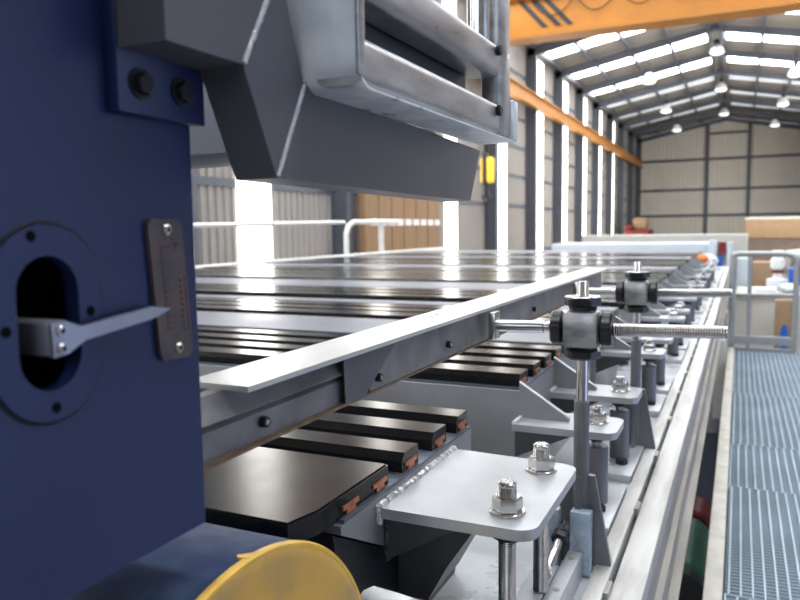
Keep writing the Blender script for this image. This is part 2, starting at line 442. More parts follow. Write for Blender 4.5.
# ================================================================== TABLE: machine bed
bed = thing('machine_bed', 'long grey machine bed with dirty white edge rail beside the walkway', 'machine bed', (-2.5, 6.5, -3.0))
part('bed_plate', B().box(-5.0, -.20, .82, 12.6, -.70, -.652), 'bed', bed)
part('edge_rail', B().box(-.192, -.137, .82, 12.6, -.70, -.648, .004), 'rail', bed, 'dirty white steel edge rail')
part('groove_bar', B().box(-.232, -.200, .82, 12.6, -.652, -.640, .003), 'rail', bed)
part('side_web', B().box(-.152, -.142, .82, 12.6, -.95, -.70), 'railside', bed)
part('side_flange', B().box(-.152, -.118, .82, 12.6, -.965, -.95).box(-.142, -.128, .82, 12.6, -.80, -.785), 'railside', bed)
for y in (1.4, 4.4, 7.4, 10.4, 12.4):
    for x in (-4.8, -.5):
        part('leg', B().box(x-.12, x+.12, y-.12, y+.12, -3.0, -.70), 'greycab', bed)
for k in range(26):
    y = 1.25+.42*k
    part('joint_clip', B().box(-.200, -.1905, y, y+.05, -.655, -.636), 'railside', bed)
part('rear_ledge', B().box(-5.0, -4.88, .82, 12.6, -.652, -.335, .01), 'pipewhite', bed, 'white ledge along the far side')

# slab units across the table
units = [
    # label, y0, y1, slats [(a,b,kind)]
    ('nearest slatted table beam, black wide slab and three narrow black slats', .72, 1.31, [(.71, .959, 'k'), (1.009, 1.072, 'k'), (1.132, 1.198, 'k'), (1.250, 1.31, 'k')]),
    ('second slatted table beam, four black slats before a wide pale plate', 1.66, 2.56, [(1.68, 1.76, 'k'), (1.81, 1.885, 'k'), (1.935, 2.01, 'k'), (2.06, 2.135, 'k'), (2.18, 2.56, 'l')]),
    ('third slatted table beam, all black slats behind the second pale plate', 2.66, 3.27, [(2.67, 2.80, 'k'), (2.83, 2.95, 'k'), (2.98, 3.10, 'k'), (3.13, 3.26, 'l')]),
    ('fourth slatted table beam, dark slats ending in a pale bright plate', 3.46, 4.48, [(3.47, 3.62, 'k'), (3.66, 3.80, 'k'), (3.84, 3.98, 'k'), (4.0, 4.48, 'l')]),
    ('fifth slatted table beam from the front, wide dark slats', 4.70, 5.62, [(4.70, 5.10, 'k'), (5.14, 5.36, 'k'), (5.40, 5.62, 'k')]),
    ('sixth slatted table beam from the front, blurred dark slats', 5.78, 6.68, [(5.78, 6.2, 'k'), (6.25, 6.68, 'l')]),
    ('seventh slatted table beam from the front, blurred dark slats', 6.84, 7.74, [(6.84, 7.2, 'k'), (7.25, 7.74, 'k')]),
    ('eighth slatted table beam from the front, near the far end', 7.9, 8.8, [(7.9, 8.3, 'k'), (8.35, 8.8, 'l')]),
    ('ninth slatted table beam from the front, second from the far end', 8.96, 9.86, [(8.96, 9.4, 'k'), (9.45, 9.86, 'k')]),
    ('last slatted table beam at the far end of the machine', 10.0, 11.2, [(10.0, 10.5, 'l'), (10.55, 11.2, 'l')]),
]
for ui, (lb, ya, yb, sl) in enumerate(units):
    u = thing('slatted_table_beam', lb, 'table beam', (-2.6, (ya+yb)/2, -.652), 'slatted beams across the machine bed')
    if ui == 0:
        prof = [(.80, -.3855), (1.31, -.3855), (1.31, -.485), (.968, -.485), (.954, -.478), (.80, -.397)]
        part('shade_underbody', B().prism([(.80, -.400), (.954, -.481), (.968, -.488), (1.31, -.488), (1.31, -.56), (1.25, -.652), (.90, -.652), (.83, -.52)], 'x', -4.80, -.475), 'dark', u, 'underside of the beam with its shade painted black')  # lower half in dark steel, shade under the beam painted in
    else:
        prof = [(ya, -.3855), (yb, -.3855), (yb, -.56), (yb-.1, -.652), (ya+.1, -.652), (ya, -.56)]
    part('beam', B().prism(prof, 'x', -4.86, -.462), 'beam', u)
    part('top_strip', B().box(-4.86, -.4625, ya+(.09 if ui == 0 else 0.01), yb-.002, -.3855, -.3805), 'lightplate', u)
    for si, (a, b_, kd) in enumerate(sl):
        t = .030
        if ui == 0 and si == 0:
            bb = B()
            poly = [(-4.86, a), (-.484, a), (-.470, a+.050), (-.470, b_), (-4.86, b_)]
            bb.prism(poly, 'z', -.3805, -.352)
            ins = [(-4.86, a+.002), (-.4855, a+.002), (-.473, a+.0505), (-.473, b_-.002), (-4.86, b_-.002)]
            bb.prism(ins, 'z', -.352, -.350)
        else:
            ch = .009 if kd == 'k' else .002
            bb = B().prism([(a, -.3805), (b_, -.3805), (b_, -.350), (a+ch, -.350), (a, -.350-ch*1.4)], 'x', -4.86, -.470)
        part('slat', bb, 'slat' if kd == 'k' else 'lightplate', u, None if kd == 'k' else 'pale steel plate')
        if ya < 3:
            if ui == 0 and si == 0: spots = [a+.13, b_-.03]
            elif kd == 'l': spots = [a+.06, b_-.06]
            else: spots = [(a+b_)/2]
            for c in spots:
                part('copper_clip', B().box(-.476, -.4675, c-.022, c+.022, -.3725, -.366).box(-.476, -.4675, c-.012, c+.012, -.3795, -.3725), 'copper', u, 'copper clip')

# ------------------------------------------------------------------ brackets with studs
def nut_stack(parent, x, y, z, top=.055, r=.0215):
    part('washer', B().cyl((x, y, z), (x, y, z+.004), .0255, 28, .001), 'bright', parent)
    nt = part('nut', B().hexa((x, y, z+.004), (0, 0, 1), r, .0195, .35), 'bright', parent, None, True)
    return nt

brk = thing('bracket_plate', 'large bright bracket plate with two hex bolts in the foreground', 'bracket', (-.30, 1.05, -.60))
bp = B()
poly = [(-.462, .90)] + arc(-.259, .927, .027, -90, 0, 6) + arc(-.259, 1.168, .027, 0, 90, 6) + [(-.462, 1.205)]
poly = [(p[0], p[1]+ (0.0 if i else 0)) for i, p in enumerate(poly)]
bp.prism(poly, 'z', -.4105, -.395)
part('plate', bp, 'plate', brk)
part('weld_seam', B().weld((-.458, .903, -.396), (-.458, 1.205, -.396), .007).weld((-.458, .903, -.396), (-.458, .903, -.418), .006), 'weld', brk, 'bright weld bead along the beam')
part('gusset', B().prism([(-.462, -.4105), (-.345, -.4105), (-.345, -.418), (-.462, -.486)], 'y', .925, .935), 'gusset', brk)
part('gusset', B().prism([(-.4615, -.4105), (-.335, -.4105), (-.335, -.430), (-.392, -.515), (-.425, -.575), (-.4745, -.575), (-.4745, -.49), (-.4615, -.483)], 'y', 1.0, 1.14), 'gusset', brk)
part('weld_seam', B().weld((-.458, .928, -.414), (-.458, .928, -.484), .005), 'gusset', brk)
for y in (.956, 1.149):
    nut_stack(brk, -.284, y, -.395)
    part('stud', B().thread((-.284, y, -.600), (-.284, y, -.412), .0128, .0026), 'thread', brk)
    part('stud_end', B().rings((-.284, y, -.373), (0, 0, 1), [(0, .0130)]+[q for k in range(6) for q in ((.0012+k*.0026, .0134), (.0025+k*.0026, .0124))]+[(.018, .0132), (.0205, .0128), (.0228, .0105)], 28), 'bright', brk)
    part('lower_nut', B().hexa((-.284, y, -.4325), (0, 0, 1), .0215, .022, .5), 'dark', brk)

def make_bracket(y, lb):
    t = thing('jack_bracket', lb, 'bracket', (-.30, y, -.652), 'jack brackets along the table edge')
    z = -.447
    poly = [(-.462, y-.085)] + arc(-.256, y-.06, .025, -90, 0, 5) + arc(-.256, y+.035, .025, 0, 90, 5) + [(-.462, y+.06)]
    part('plate', B().prism(poly, 'z', z-.016, z), 'plate', t)
    part('weld_seam', B().weld((-.458, y-.08, z), (-.458, y+.06, z), .006), 'weld', t)
    part('upper_gusset', B().prism([(-.462, z), (-.345, z), (-.345, z+.008), (-.462, z+.083)], 'y', y-.022, y-.012), 'beam', t)
    part('gusset_edge', B().prism([(-.345, z+.008), (-.345, z+.0105), (-.462, z+.0855), (-.462, z+.083)], 'y', y-.024, y-.010), 'plate', t)
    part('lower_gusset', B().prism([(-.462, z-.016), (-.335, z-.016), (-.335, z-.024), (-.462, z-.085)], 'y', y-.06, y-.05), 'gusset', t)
    nut_stack(t, -.285, y, z)
    part('stud_end', B().rings((-.285, y, z+.022), (0, 0, 1), [(0, .0125), (.012, .0125), (.0145, .012), (.017, .010)], 24), 'bright', t)
    part('stud', B().thread((-.285, y, -.505), (-.285, y, z-.016), .0125, .0026), 'thread', t)
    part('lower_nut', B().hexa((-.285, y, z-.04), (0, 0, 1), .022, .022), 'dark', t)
    sl = part('sleeve', B().cyl((-.285, y, -.637), (-.285, y, -.500), .026, 24, .002), 'post', t)
    part('flange_nut', B().hexa((-.27, y-.06, -.632), (0, 0, 1), .016, .014), 'dark', t)
    part('base_plate', B().box(-.385, -.234, y-.15, y+.13, -.652, -.632, .002), 'plate', t)
    return t
by = [1.675, 2.03, 2.74, 3.09, 3.80, 4.15, 4.86, 5.21, 5.92, 6.27, 6.98, 7.33, 8.04, 8.39, 9.1, 9.45]
ordn = ['first', 'second', 'third', 'fourth', 'fifth', 'sixth', 'seventh', 'eighth', 'ninth', 'tenth', 'eleventh', 'twelfth', 'thirteenth', 'fourteenth', 'fifteenth', 'last']
br0 = None
for i, y in enumerate(by):
    if i == 0: lb = 'grey bracket with one hex nut directly behind the nearest threaded clamp post'
    elif i == 1: lb = 'grey jack bracket just beyond the one behind the nearest clamp post'
    else: lb = 'grey jack bracket on the table edge, %s one beyond the big foreground plate' % ordn[i]
    if br0 is None: br0 = make_bracket(y, lb)
    else: dup(br0, (-.30, y, -.652), lb, 'jack brackets along the table edge')

# guide bars, blocks and adjusting bolt under the foreground bracket
gb = thing('guide_bar', 'pale steel guide bar with countersunk screws under the foreground bracket', 'guide bar', (-.262, 1.08, -.652))
part('bar', B().box(-.274, -.248, .84, 1.318, -.652, -.600, .0015), 'plate', gb)
for y in (.93, 1.05, 1.16, 1.285):
    part('screw', B().cyl((-.261, y, -.6005), (-.261, y, -.5990), .006, 14), 'railside', gb)
gb2 = thing('guide_bar', 'second pale guide bar carrying the two threaded studs, nearer the table', 'guide bar', (-.292, 1.05, -.652))
part('bar', B().box(-.318, -.2765, .84, 1.25, -.652, -.6005, .0015), 'plate', gb2)
for y in (.90, 1.05, 1.21):
    part('screw', B().cyl((-.311, y, -.601), (-.311, y, -.5995), .004, 12), 'railside', gb2)
bk = part('stop_block', B().box(-.2735, -.236, 1.325, 1.352, -.652, -.528, .002), 'blueblock')
tag(bk, 'light blue steel stop block at the foot of the nearest clamp post', 'block')
bk2 = part('stop_block', B().box(-.316, -.295, 1.33, 1.352, -.652, -.530, .002), 'blueblock')
tag(bk2, 'narrower light blue block half hidden behind the big bracket plate', 'block')
ab = thing('adjusting_bolt', 'horizontal steel adjusting bolt with black nut beside the blue block', 'bolt', (-.285, 1.25, -.575))
part('shank', B().cyl((-.284, 1.19, -.584), (-.284, 1.36, -.560), .008, 16), 'bright', ab)
part('nut', B().hexa((-.284, 1.285, -.571), (0, .99, .14), .0165, .018), 'dark', ab)
part('bolt_head', B().hexa((-.284, 1.180, -.586), (0, .99, .14), .0125, .012), 'bright', ab)
part('washer', B().cyl((-.284, 1.303, -.568), (-.284, 1.309, -.567), .015, 18), 'dark', ab)

# ------------------------------------------------------------------ clamp posts
def lobes(th): return 1 - .10*(1-math.cos(6*th))/2
def make_clamp(y, lb):
    t = thing('clamp_post', lb, 'clamp post', (-.262, y, -.652), 'clamp posts with crossed rods')
    X, Z = -.262, -.189
    part('base_plate', B().box(X-.07, X+.062, y-.045, y+.06, -.652, -.644, .002), 'plate', t)
    part('tube', B().cyl((X, y, -.644), (X, y, -.325), .0145, 20, .002), 'post', t)
    part('upright_rod', B().cyl((X, y, -.325), (X, y, -.222), .0112, 18), 'bright', t)
    part('rod_tip', B().rings((X, y, -.135), (0, 0, 1), [(0, .0112)]+[q for k in range(14) for q in ((.001+k*.0022, .0112), (.0021+k*.0022, .0104))]+[(.032, .0108), (.0345, .0090)], 18), 'bright', t)
    for s in (-1, 1):
        part('fin', B().prism([(X+s*.013, -.468), (X+s*.026, -.468), (X+s*.058, -.634), (X+s*.058, -.644), (X+s*.013, -.644)], 'y', y-.006, y+.006), 'post', t)
    part('fin', B().prism([(y-.013, -.468), (y-.022, -.468), (y-.042, -.644), (y-.013, -.644)], 'x', X-.005, X+.005), 'post', t)
    part('cross_block', B().box(X-.034, X+.034, y-.032, y+.032, Z-.036, Z+.036, .013), 'raw', t, 'grey cross block')
    # knobs: top, bottom, left, right
    part('knob', B().rings((X, y, Z+.036), (0, 0, 1), [(0, .025), (.006, .027), (.009, .034), (.020, .0345), (.022, .033)], 36, lobes), 'knob', t)
    part('knob_washer', B().cyl((X, y, Z+.058), (X, y, Z+.061), .033, 28, .001), 'bright', t)
    part('knob', B().rings((X, y, Z-.036), (0, 0, -1), [(0, .026), (.005, .034), (.016, .0345), (.020, .030)], 36, lobes), 'knob', t)
    part('knob', B().rings((X-.034, y, Z), (-1, 0, 0), [(0, .027), (.004, .034), (.018, .0345), (.022, .031)], 36, lobes), 'knob', t)
    part('knob', B().rings((X+.034, y, Z), (1, 0, 0), [(0, .027), (.004, .034), (.018, .0345), (.022, .031)], 36, lobes), 'knob', t)
    part('threaded_rod', B().thread((X+.056, y, Z), (-.015, y, Z+.004), .0122, .0042, 24, .0013), 'thread', t)
    part('smooth_rod', B().cyl((-.428, y, Z-.002), (X-.072, y, Z), .0118, 20, .001).cyl((X-.072, y, Z), (X-.066, y, Z), .0095, 18).cyl((X-.066, y, Z), (X-.055, y, Z), .0118, 18), 'bright', t)
    part('pusher_pad', B().box(-.4405, -.427, y-.018, y+.018, Z-.028, Z+.026, .002), 'bright', t)
    return t
c0 = make_clamp(1.37, 'nearest clamp post with crossed threaded rods and black knobs, beside the straightedge')
dup(c0, (-.262, 2.17, -.652), 'second clamp post with crossed rods and black knobs, farther down the edge', 'clamp posts with crossed rods')

# ------------------------------------------------------------------ straightedge
se = thing('straightedge_beam', 'long steel straightedge with bright white top flange running above the slats', 'beam', (-.48, 1.6, -.225))
fl = B().prism([(-.521, .585), (-.4405, .585), (-.4405, 2.76), (-.521, 2.80)], 'z', -.160, -.154)
part('top_flange', fl, 'edge', se)
part('channel_web', B().prism([(-.488, -.160), (-.472, -.160), (-.468, -.172), (-.459, -.181), (-.4565, -.1845), (-.467, -.189), (-.4625, -.1935), (-.462, -.222), (-.488, -.222)], 'y', .498, .875), 'web', se)
part('flat_web', B().box(-.480, -.4545, .875, 2.72, -.221, -.160), 'web', se)
part('stiffener', B().add([(-.4525, .800, -.162), (-.4435, .935, -.162), (-.4535, .855, -.226), (-.4535, .805, -.2215), (-.4545, .800, -.162), (-.4545, .935, -.162), (-.4545, .855, -.226), (-.4545, .805, -.2215)],
     [(0, 1, 2, 3), (4, 7, 6, 5), (0, 4, 5, 1), (1, 5, 6, 2), (2, 6, 7, 3), (3, 7, 4, 0)]), 'grey_paint', se, None, False)
part('bottom_edge', B().box(-.488, -.4535, .498, 2.72, -.2255, -.222), 'rust', se, 'rusty brown bottom edge')
part('weld_seam', B().weld((-.455, .805, -.163), (-.4545, .808, -.218), .0018), 'web', se)
for (y, z, x) in ((.635, -.204, -.462), (.896, -.205, -.4545), (1.167, -.199, -.4545), (1.75, -.199, -.4545)):
    bt = part('cap_bolt', B().rings((x, y, z), (1, 0, 0), [(0, .0062), (.007, .0062), (.0078, .0056)], 18), 'dark', se)
    part('hex_socket', B().rings((x+.0078, y, z), (1, 0, 0), [(0, .0036), (.0004, .0036)], 6), 'bright', bt)
for y in (1.19, 1.215, 2.05):
    part('countersunk_hole', B().cyl((-.492, y, -.1542), (-.492, y, -.1536), .0055, 14), 'dark', se)

# ================================================================== BLUE COLUMN
cl = thing('machine_column', 'dark blue painted machine column plate filling the left foreground', 'machine column', (-.5, .3, -3.0))
def slot(yc, zc, hw, hh, n=14):
    # upright stadium outline in (y,z)
    return [(yc+hw*math.cos(math.radians(a)), zc+(hh-hw)+hw*math.sin(math.radians(a))) for a in [180*i/n for i in range(n+1)]] + \
           [(yc+hw*math.cos(math.radians(a)), zc-(hh-hw)+hw*math.sin(math.radians(a))) for a in [180+180*i/n for i in range(n+1)]]
def plate_hole(b, outer, hole, x0, x1):
    # a plate in the y,z plane with one hole, thickness x0..x1
    bm = bmesh.new()
    ov = [bm.verts.new((0, *p)) for p in outer]; hv = [bm.verts.new((0, *p)) for p in hole]
    es = [bm.edges.new((ov[i], ov[(i+1) % len(ov)])) for i in range(len(ov))] + [bm.edges.new((hv[i], hv[(i+1) % len(hv)])) for i in range(len(hv))]
    bmesh.ops.triangle_fill(bm, edges=es, use_beauty=True)
    bm.verts.index_update()
    tris = [tuple(v.index for v in f.verts) for f in bm.faces]; co = [v.co.copy() for v in bm.verts]; bm.free()
    n = len(co); no = len(outer); nh = len(hole)
    vs = [(x0, c.y, c.z) for c in co] + [(x1, c.y, c.z) for c in co]
    fs = tris + [tuple(i+n for i in t[::-1]) for t in tris]
    fs += [(i, (i+1) % no, n+(i+1) % no, n+i) for i in range(no)]
    fs += [(no+i, n+no+i, n+no+(i+1) % nh, no+(i+1) % nh) for i in range(nh)]
    return b.add(vs, fs)
SY, SZ = .341, -.0595
cp = B()
plate_hole(cp, [(-.10, -.254), (.490, -.254), (.490, .42), (-.10, .42)], slot(SY, SZ, .030, .052), -.438, -.420)
part('column_plate', cp, 'blue_paint', cl)
part('column_box', B().box(-.56, -.438, .487, .490, -.254, .42).box(-.56, -.438, -.10, -.09, -.254, .42).box(-.565, -.56, -.10, .49, -.254, .42).box(-.56, -.438, -.09, .487, -.258, -.254), 'blue_paint', cl)
part('rear_foot', B().box(-.78, -.66, .0, .24, -3.0, .2).box(-.66, -.565, .0, .24, -.2, .2), 'blue_paint', cl)
ring = B()
plate_hole(ring, slot(SY, SZ, .0440, .0665), slot(SY, SZ, .0245, .0455), -.430, -.4172)
part('slot_ring', ring, 'blue_paint', cl)
gv = B()
outl = slot(SY, SZ, .0453, .0678)
gv.tube([(-.4196, p[0], p[1]) for p in outl+outl[:1]], .0013, 8)
part('ring_groove', gv, 'dark', cl)
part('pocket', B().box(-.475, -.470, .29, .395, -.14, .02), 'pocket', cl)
for (y, z) in ((.330, -.001), (.342, -.117), (.308, -.061), (.375, -.0545)):
    part('ring_hole', B().cyl((-.4192, y, z), (-.4168, y, z), .0037, 18), 'pocket', cl)
# flange with bolts that carries the arm
part('flange_plate', B().box(-.420, -.4085, .4025, .4965, .088, .42, .0012), 'blue_paint', cl)
for (y, z) in ((.424, .1105), (.468, .1115)):
    bo = part('flange_bolt', B().hexa((-.4065, y, z), (1, 0, 0), .0085, .006), 'dark', cl)
    part('bolt_washer', B().cyl((-.4085, y, z), (-.4065, y, z), .0115, 22), 'dark', bo)
# bent box arm
XA0, XA1 = -.408, -.364
P1 = [(.404, .133), (.491, .133), (.534, .0455), (1.034, .0405), (1.080, .118), (.580, .133), (.547, .226), (.515, .31), (.492, .34), (.404, .34)]
part('arm', B().prism(P1, 'x', XA0, XA1), 'grey_paint', cl, 'grey bent box arm')
part('arm_weld', B().weld((-.3635, .4915, .134), (-.3635, .552, .236), .0024).weld((-.3635, .535, .0475), (-.3635, .581, .132), .0022), 'weld', cl, 'silver weld beads on the arm')

# scale plate
sp = thing('scale_plate', 'small dark engraved scale plate screwed to the blue column', 'scale plate', (-.419, .457, -.104))
def yl(z): return -(z+.046)*.075
def tilt(poly): return [(p[0]+yl(p[1]), p[1]) for p in poly]
part('plate', B().prism(tilt(rrect(.4365, .4745, -.1030, .0110, .0075)), 'x', -.4195, -.4155), 'scale', sp)
for (y, z) in ((.4525, .0025), (.4607, -.0940)):
    s_ = part('screw', B().rings((-.4155, y, z), (1, 0, 0), [(0, .0045), (.0012, .0045), (.0026, .0030)], 20), 'bright', sp)
    part('hex_socket', B().rings((-.4129, y, z), (1, 0, 0), [(0, .0021), (.0002, .0021)], 6), 'dark', s_)
marks = B()
for k in range(9):
    z = -.0775+.0050*k; y = .4475+yl(z)
    marks.box(-.4156, -.4152, y, y+.006, z, z+.0006)
y1_, y2_ = .4470+yl(-.011), .4470+yl(-.079)
marks.add([(-.4153, y1_, -.011), (-.4153, y1_+.001, -.011), (-.4153, y2_+.001, -.079), (-.4153, y2_, -.079)], [(0, 1, 2, 3)])
marks.box(-.4156, -.4152, y1_, y1_+.014, -.0116, -.0109)
part('scale_lines', marks, 'mark', sp)
m2 = B(); rnd = random.Random(3)
for k in range(9):
    z = -.080+.0050*k; y = .4650+yl(z)
    m2.box(-.4156, -.4152, y, y+.0018, z, z+.0022)
    for q in range(2):
        zz = z+q*.0026; m2.box(-.4156, -.4152, y+.0058, y+.0070, zz, zz+rnd.uniform(.001, .002))
m2.box(-.4156, -.4152, .459, .4645, -.0100, -.0085).box(-.4156, -.4152, .4615, .4630, -.0130, -.0110).box(-.4156, -.4152, .4580, .4592, -.006, -.0045)
part('scale_figures', m2, 'mark', sp)

# pointer
pt = thing('gauge_pointer', 'grey steel pointer with sharp tip reaching from slot to scale plate', 'pointer', (-.415, .38, -.08))
bl = [(.3340, -.0810), (.3330, -.0585), (.3454, -.0580), (.3576, -.0630), (.4249, -.0562), (.4448, -.0597), (.4264, -.0652), (.3602, -.0727), (.3454, -.0800)]
part('blade', B().prism(bl, 'x', -.4105, -.4065), 'blade', pt)
part('mount_block', B().box(-.468, -.4105, .3325, .3500, -.0805, -.0575, .002), 'blade', pt)
for z in (-.0637, -.0755):
    s_ = part('screw', B().rings((-.4065, .3395, z), (1, 0, 0), [(0, .0038), (.0018, .0038), (.003, .0028)], 18), 'bright', pt)
    part('hex_socket', B().rings((-.4035, .3395, z), (1, 0, 0), [(0, .0022), (.0002, .0022)], 6), 'dark', s_)

# galvanised cover and steel tubes on the arm
tb = thing('steel_tube_guard', 'raw steel double tube guard with galvanised end sheet on the arm', 'guard rail', (-.34, .8, .123))
def sheet(xa, xb, z0, z1, r):
    return arc(xb-r, z0+r, r, -90, 0, 6)+[(xb, z1), (xa, z1), (xa, z0)]
shp = [(.580, .36)]+arc(.602, .148, .022, 180, 270, 8)+[(1.07, .126), (1.07, .128)]+[(.602, .128)]+arc(.602, .148, .020, 270, 180, 8)+[(.582, .36)]
part('end_sheet', B().prism(shp, 'x', -.3635, -.306), 'galv', tb, 'pale galvanised end sheet bent under the tubes')
part('end_sheet', B().box(-.405, -.3635, .5815, .5835, .136, .36), 'galv', tb)
part('end_trim', B().box(-.3085, -.3050, .5775, .590, .136, .36, .0008), 'raw', tb)
part('lower_tube', B().prism(rrect(-.352, -.306, .1285, .172, .010), 'y', .5835, .990), 'raw', tb)
part('upper_tube', B().prism(rrect(-.352, -.306, .207, .251, .010), 'y', .5835, .990), 'raw', tb)
part('shade_rear_web', B().box(-.3635, -.353, .605, .985, .1285, .26), 'gusset', tb)  # dark colour paints the shadow in the gap between the tubes
part('upright', B().box(-.334, -.3065, .992, 1.050, .1285, .45, .006), 'raw', tb)
part('round_upright', B().cyl((-.326, .960, .251), (-.326, .960, .45), .015, 20), 'bright', tb)
part('end_plate', B().box(-.330, -.3025, 1.052, 1.074, .128, .185, .003), 'galv', tb)
for z in (.16, .24):
    part('cap_bolt', B().cyl((-.306, .980, z), (-.299, .980, z), .0075, 16, .0015), 'dark', tb)

# cross beam of the portal behind the arm
cb = thing('portal_crossbeam', 'blue grey portal crossbeam reaching across the table behind the column', 'beam', (-2.6, .95, -.9))
part('box_beam', B().box(-5.05, -.52, .86, 1.04, .112, .42, .004), 'crossbeam', cb)
part('far_leg', B().box(-5.5, -5.05, .8, 1.1, -3.0, .42), 'blue_paint', cb)

# drum under the column
dr = thing('roller_drum', 'worn blue roller drum with yellow painted end cap at bottom left', 'roller', (-.5, .521, -.78))
DC = (.521, -.5384); R_ = .2384
part('drum', B().rings((-.404, DC[0], DC[1]), (-1, 0, 0), [(0, R_-.002), (.006, R_-.001), (.23, R_-.001), (.235, R_-.006)], 96), 'drum', dr)
part('end_cap', B().rings((-.404, DC[0], DC[1]), (1, 0, 0), [(-.002, R_-.0005), (.001, R_), (.004, R_-.002), (.0042, R_-.014), (.0030, R_-.016), (.0030, .02)], 96), 'yellow', dr, 'yellow painted end cap')
part('cap_rim', B().rings((-.404, DC[0], DC[1]), (1, 0, 0), [(-.003, R_+.0004), (.002, R_+.0006), (.0046, R_-.001), (.0046, R_-.005), (.003, R_-.006)], 96, caps=False), 'yrim', dr)
chip = []
for (da, x) in ((0.5, -.402), (5.0, -.402), (5.6, -.412), (4.6, -.416), (3.0, -.409)):
    a = math.radians(84+da); chip.append((x, DC[0]+(R_+.001)*math.cos(a), DC[1]+(R_+.001)*math.sin(a)))
part('paint_flake', B().add(chip+[(p[0], p[1], p[2]-.002) for p in chip], [(0, 1, 2, 3, 4), (9, 8, 7, 6, 5)]+[(i, (i+1) % 5, 5+(i+1) % 5, 5+i) for i in range(5)]), 'yrim', dr)
part('axle', B().cyl((-.70, DC[0], DC[1]), (-.64, DC[0], DC[1]), .03, 20), 'dark', dr)
part('pedestal', B().box(-.70, -.65, DC[0]-.1, DC[0]+.1, -3.0, DC[1]-.02), 'greycab', dr)

wt = part('hose_end', B().tube([(-.423, .795, -.478), (-.416, .794, -.476), (-.38, .79, -.476), (-.34, .79, -.481), (-.315, .80, -.50), (-.300, .82, -.55), (-.298, .84, -.652)], .020, 16, lambda i: .8 if i == 0 else 1), 'white')
tag(wt, 'white plastic hose end beside the yellow drum cap', 'hose')
ch = thing('cable_chain', 'small black toothed cable chain on the bed below the bracket', 'cable chain', (-.40, 1.05, -.652))
for k in range(4):
    x = -.455+.032*k; y = 1.045+.008*k
    part('link', B().prism([(x, -.652), (x+.024, -.652), (x+.024, -.634), (x+.014, -.624), (x, -.630)], 'y', y-.02, y+.02), 'rubber', ch)

# ================================================================== WALKWAY
wk = thing('walkway', 'raised walkway frame with pale kerb along the right side', 'walkway', (.4, 5.6, -3.0))
part('kerb', B().box(-.088, -.022, 1.9, 8.95, -1.46, -1.375, .004), 'kerb', wk, 'pale painted kerb')
part('bearer', B().box(-.07, -.03, 1.9, 8.95, -1.62, -1.46).box(1.0, 1.05, 1.9, 8.95, -1.62, -1.44), 'steelblue', wk)
for y in (2.0, 4.3, 6.6, 8.85):
    part('cross_bearer', B().box(-.03, 1.0, y-.04, y+.04, -1.62, -1.44), 'steelblue', wk)
    for x in (-.05, 1.02):
        part('leg', B().box(x-.04, x+.04, y-.04, y+.04, -3.0, -1.62), 'steelblue', wk)
seams = [2.02, 2.93, 4.20, 5.05, 6.6, 8.92]
glb = ['blue grey walkway grating panel nearest the camera, bottom right corner', 'second grating panel of the walkway from the camera', 'third grating panel of the walkway from the camera', 'fourth grating panel of the walkway, in the middle distance', 'farthest grating panel of the walkway, ending at the guard rail']
for i in range(5):
    a, b_ = seams[i]+.006, seams[i+1]-.006
    g = thing('walkway_grating', glb[i], 'grating', (.5, (a+b_)/2, -1.44), 'grating panels of the walkway')
    bb = B(); x = -.016 + (.012 if i % 2 else 0)
    while x < .99:
        bb.box(x, x+.006, a, b_, -1.438, -1.400); x += .0425
    part('bearing_bars', bb, 'grate', g, None, False)
    bb = B(); y = a+.004
    while y < b_:
        bb.box(-.016, .99, y, y+.005, -1.425, -1.4045); y += .030
    part('cross_bars', bb, 'grate', g, None, False)
    part('end_strip', B().box(-.016, .99, a-.003, a+.001, -1.438, -1.400), 'grate', g, None, False)
    part('end_strip', B().box(-.016, .99, b_-.001, b_+.003, -1.438, -1.400), 'grate', g, None, False)

gr = thing('guard_rail', 'grey tubular guard rail across the far end of the walkway', 'guard rail', (.3, 8.97, -1.46))
yy = 8.98
part('post', B().cyl((-.058, yy, -1.60), (-.058, yy, -.335), .034, 12), 'pipe', gr)
part('post', B().cyl((.115, yy, -1.40), (.115, yy, -.36), .022, 12), 'pipe', gr)
part('top_rail', B().tube([(-.058, yy, -.335)]+[(.0+.45*t, yy, -.320) for t in (0, .5, 1)]+[(.45+.12*math.sin(math.radians(a)), yy, -.44+.12*math.cos(math.radians(a))) for a in (20, 40, 60, 80, 90)]+[(.57, yy, -.7), (.57, yy, -1.40)], .030, 12), 'pipe', gr)
part('mid_rail', B().cyl((-.05, yy, -.775), (.57, yy, -.775), .022, 12), 'pipe', gr)
part('toe_rail', B().box(-.05, .57, yy-.02, yy+.02, -1.33, -1.24).box(-.05, .57, yy-.02, yy+.02, -1.46, -1.37), 'pipe', gr)

# pump in the gap below the bed
pm = thing('pump_motor', 'green pump motor with red cap seen in the gap below the kerb', 'pump', (-.2, 4.5, -3.0))
part('body', B().cyl((-.235, 4.15, -1.98), (-.235, 4.75, -1.93), .13, 20, .02), 'green', pm)
part('foot', B().box(-.36, -.11, 4.2, 4.7, -3.0, -2.08, .02), 'green', pm)
part('red_cap', B().cyl((-.21, 4.80, -1.90), (-.20, 5.05, -1.88), .11, 16, .02), 'red', pm, 'red cap')
part('black_ring', B().cyl((-.245, 4.02, -1.99), (-.245, 4.10, -1.98), .145, 24, .01), 'rubber', pm)
part('funnel', B().rings((-.245, 4.9, -1.92), (0, .1, 1), [(0, .06), (.16, .015)], 14), 'white', pm, 'white funnel')
ccab = part('floor_cabinet', B().box(-.75, -.12, 6.6, 7.1, -3.0, -1.75, .01), 'steelblue')
tag(ccab, 'dark blue cabinet deep in the gap behind the green pump', 'cabinet')
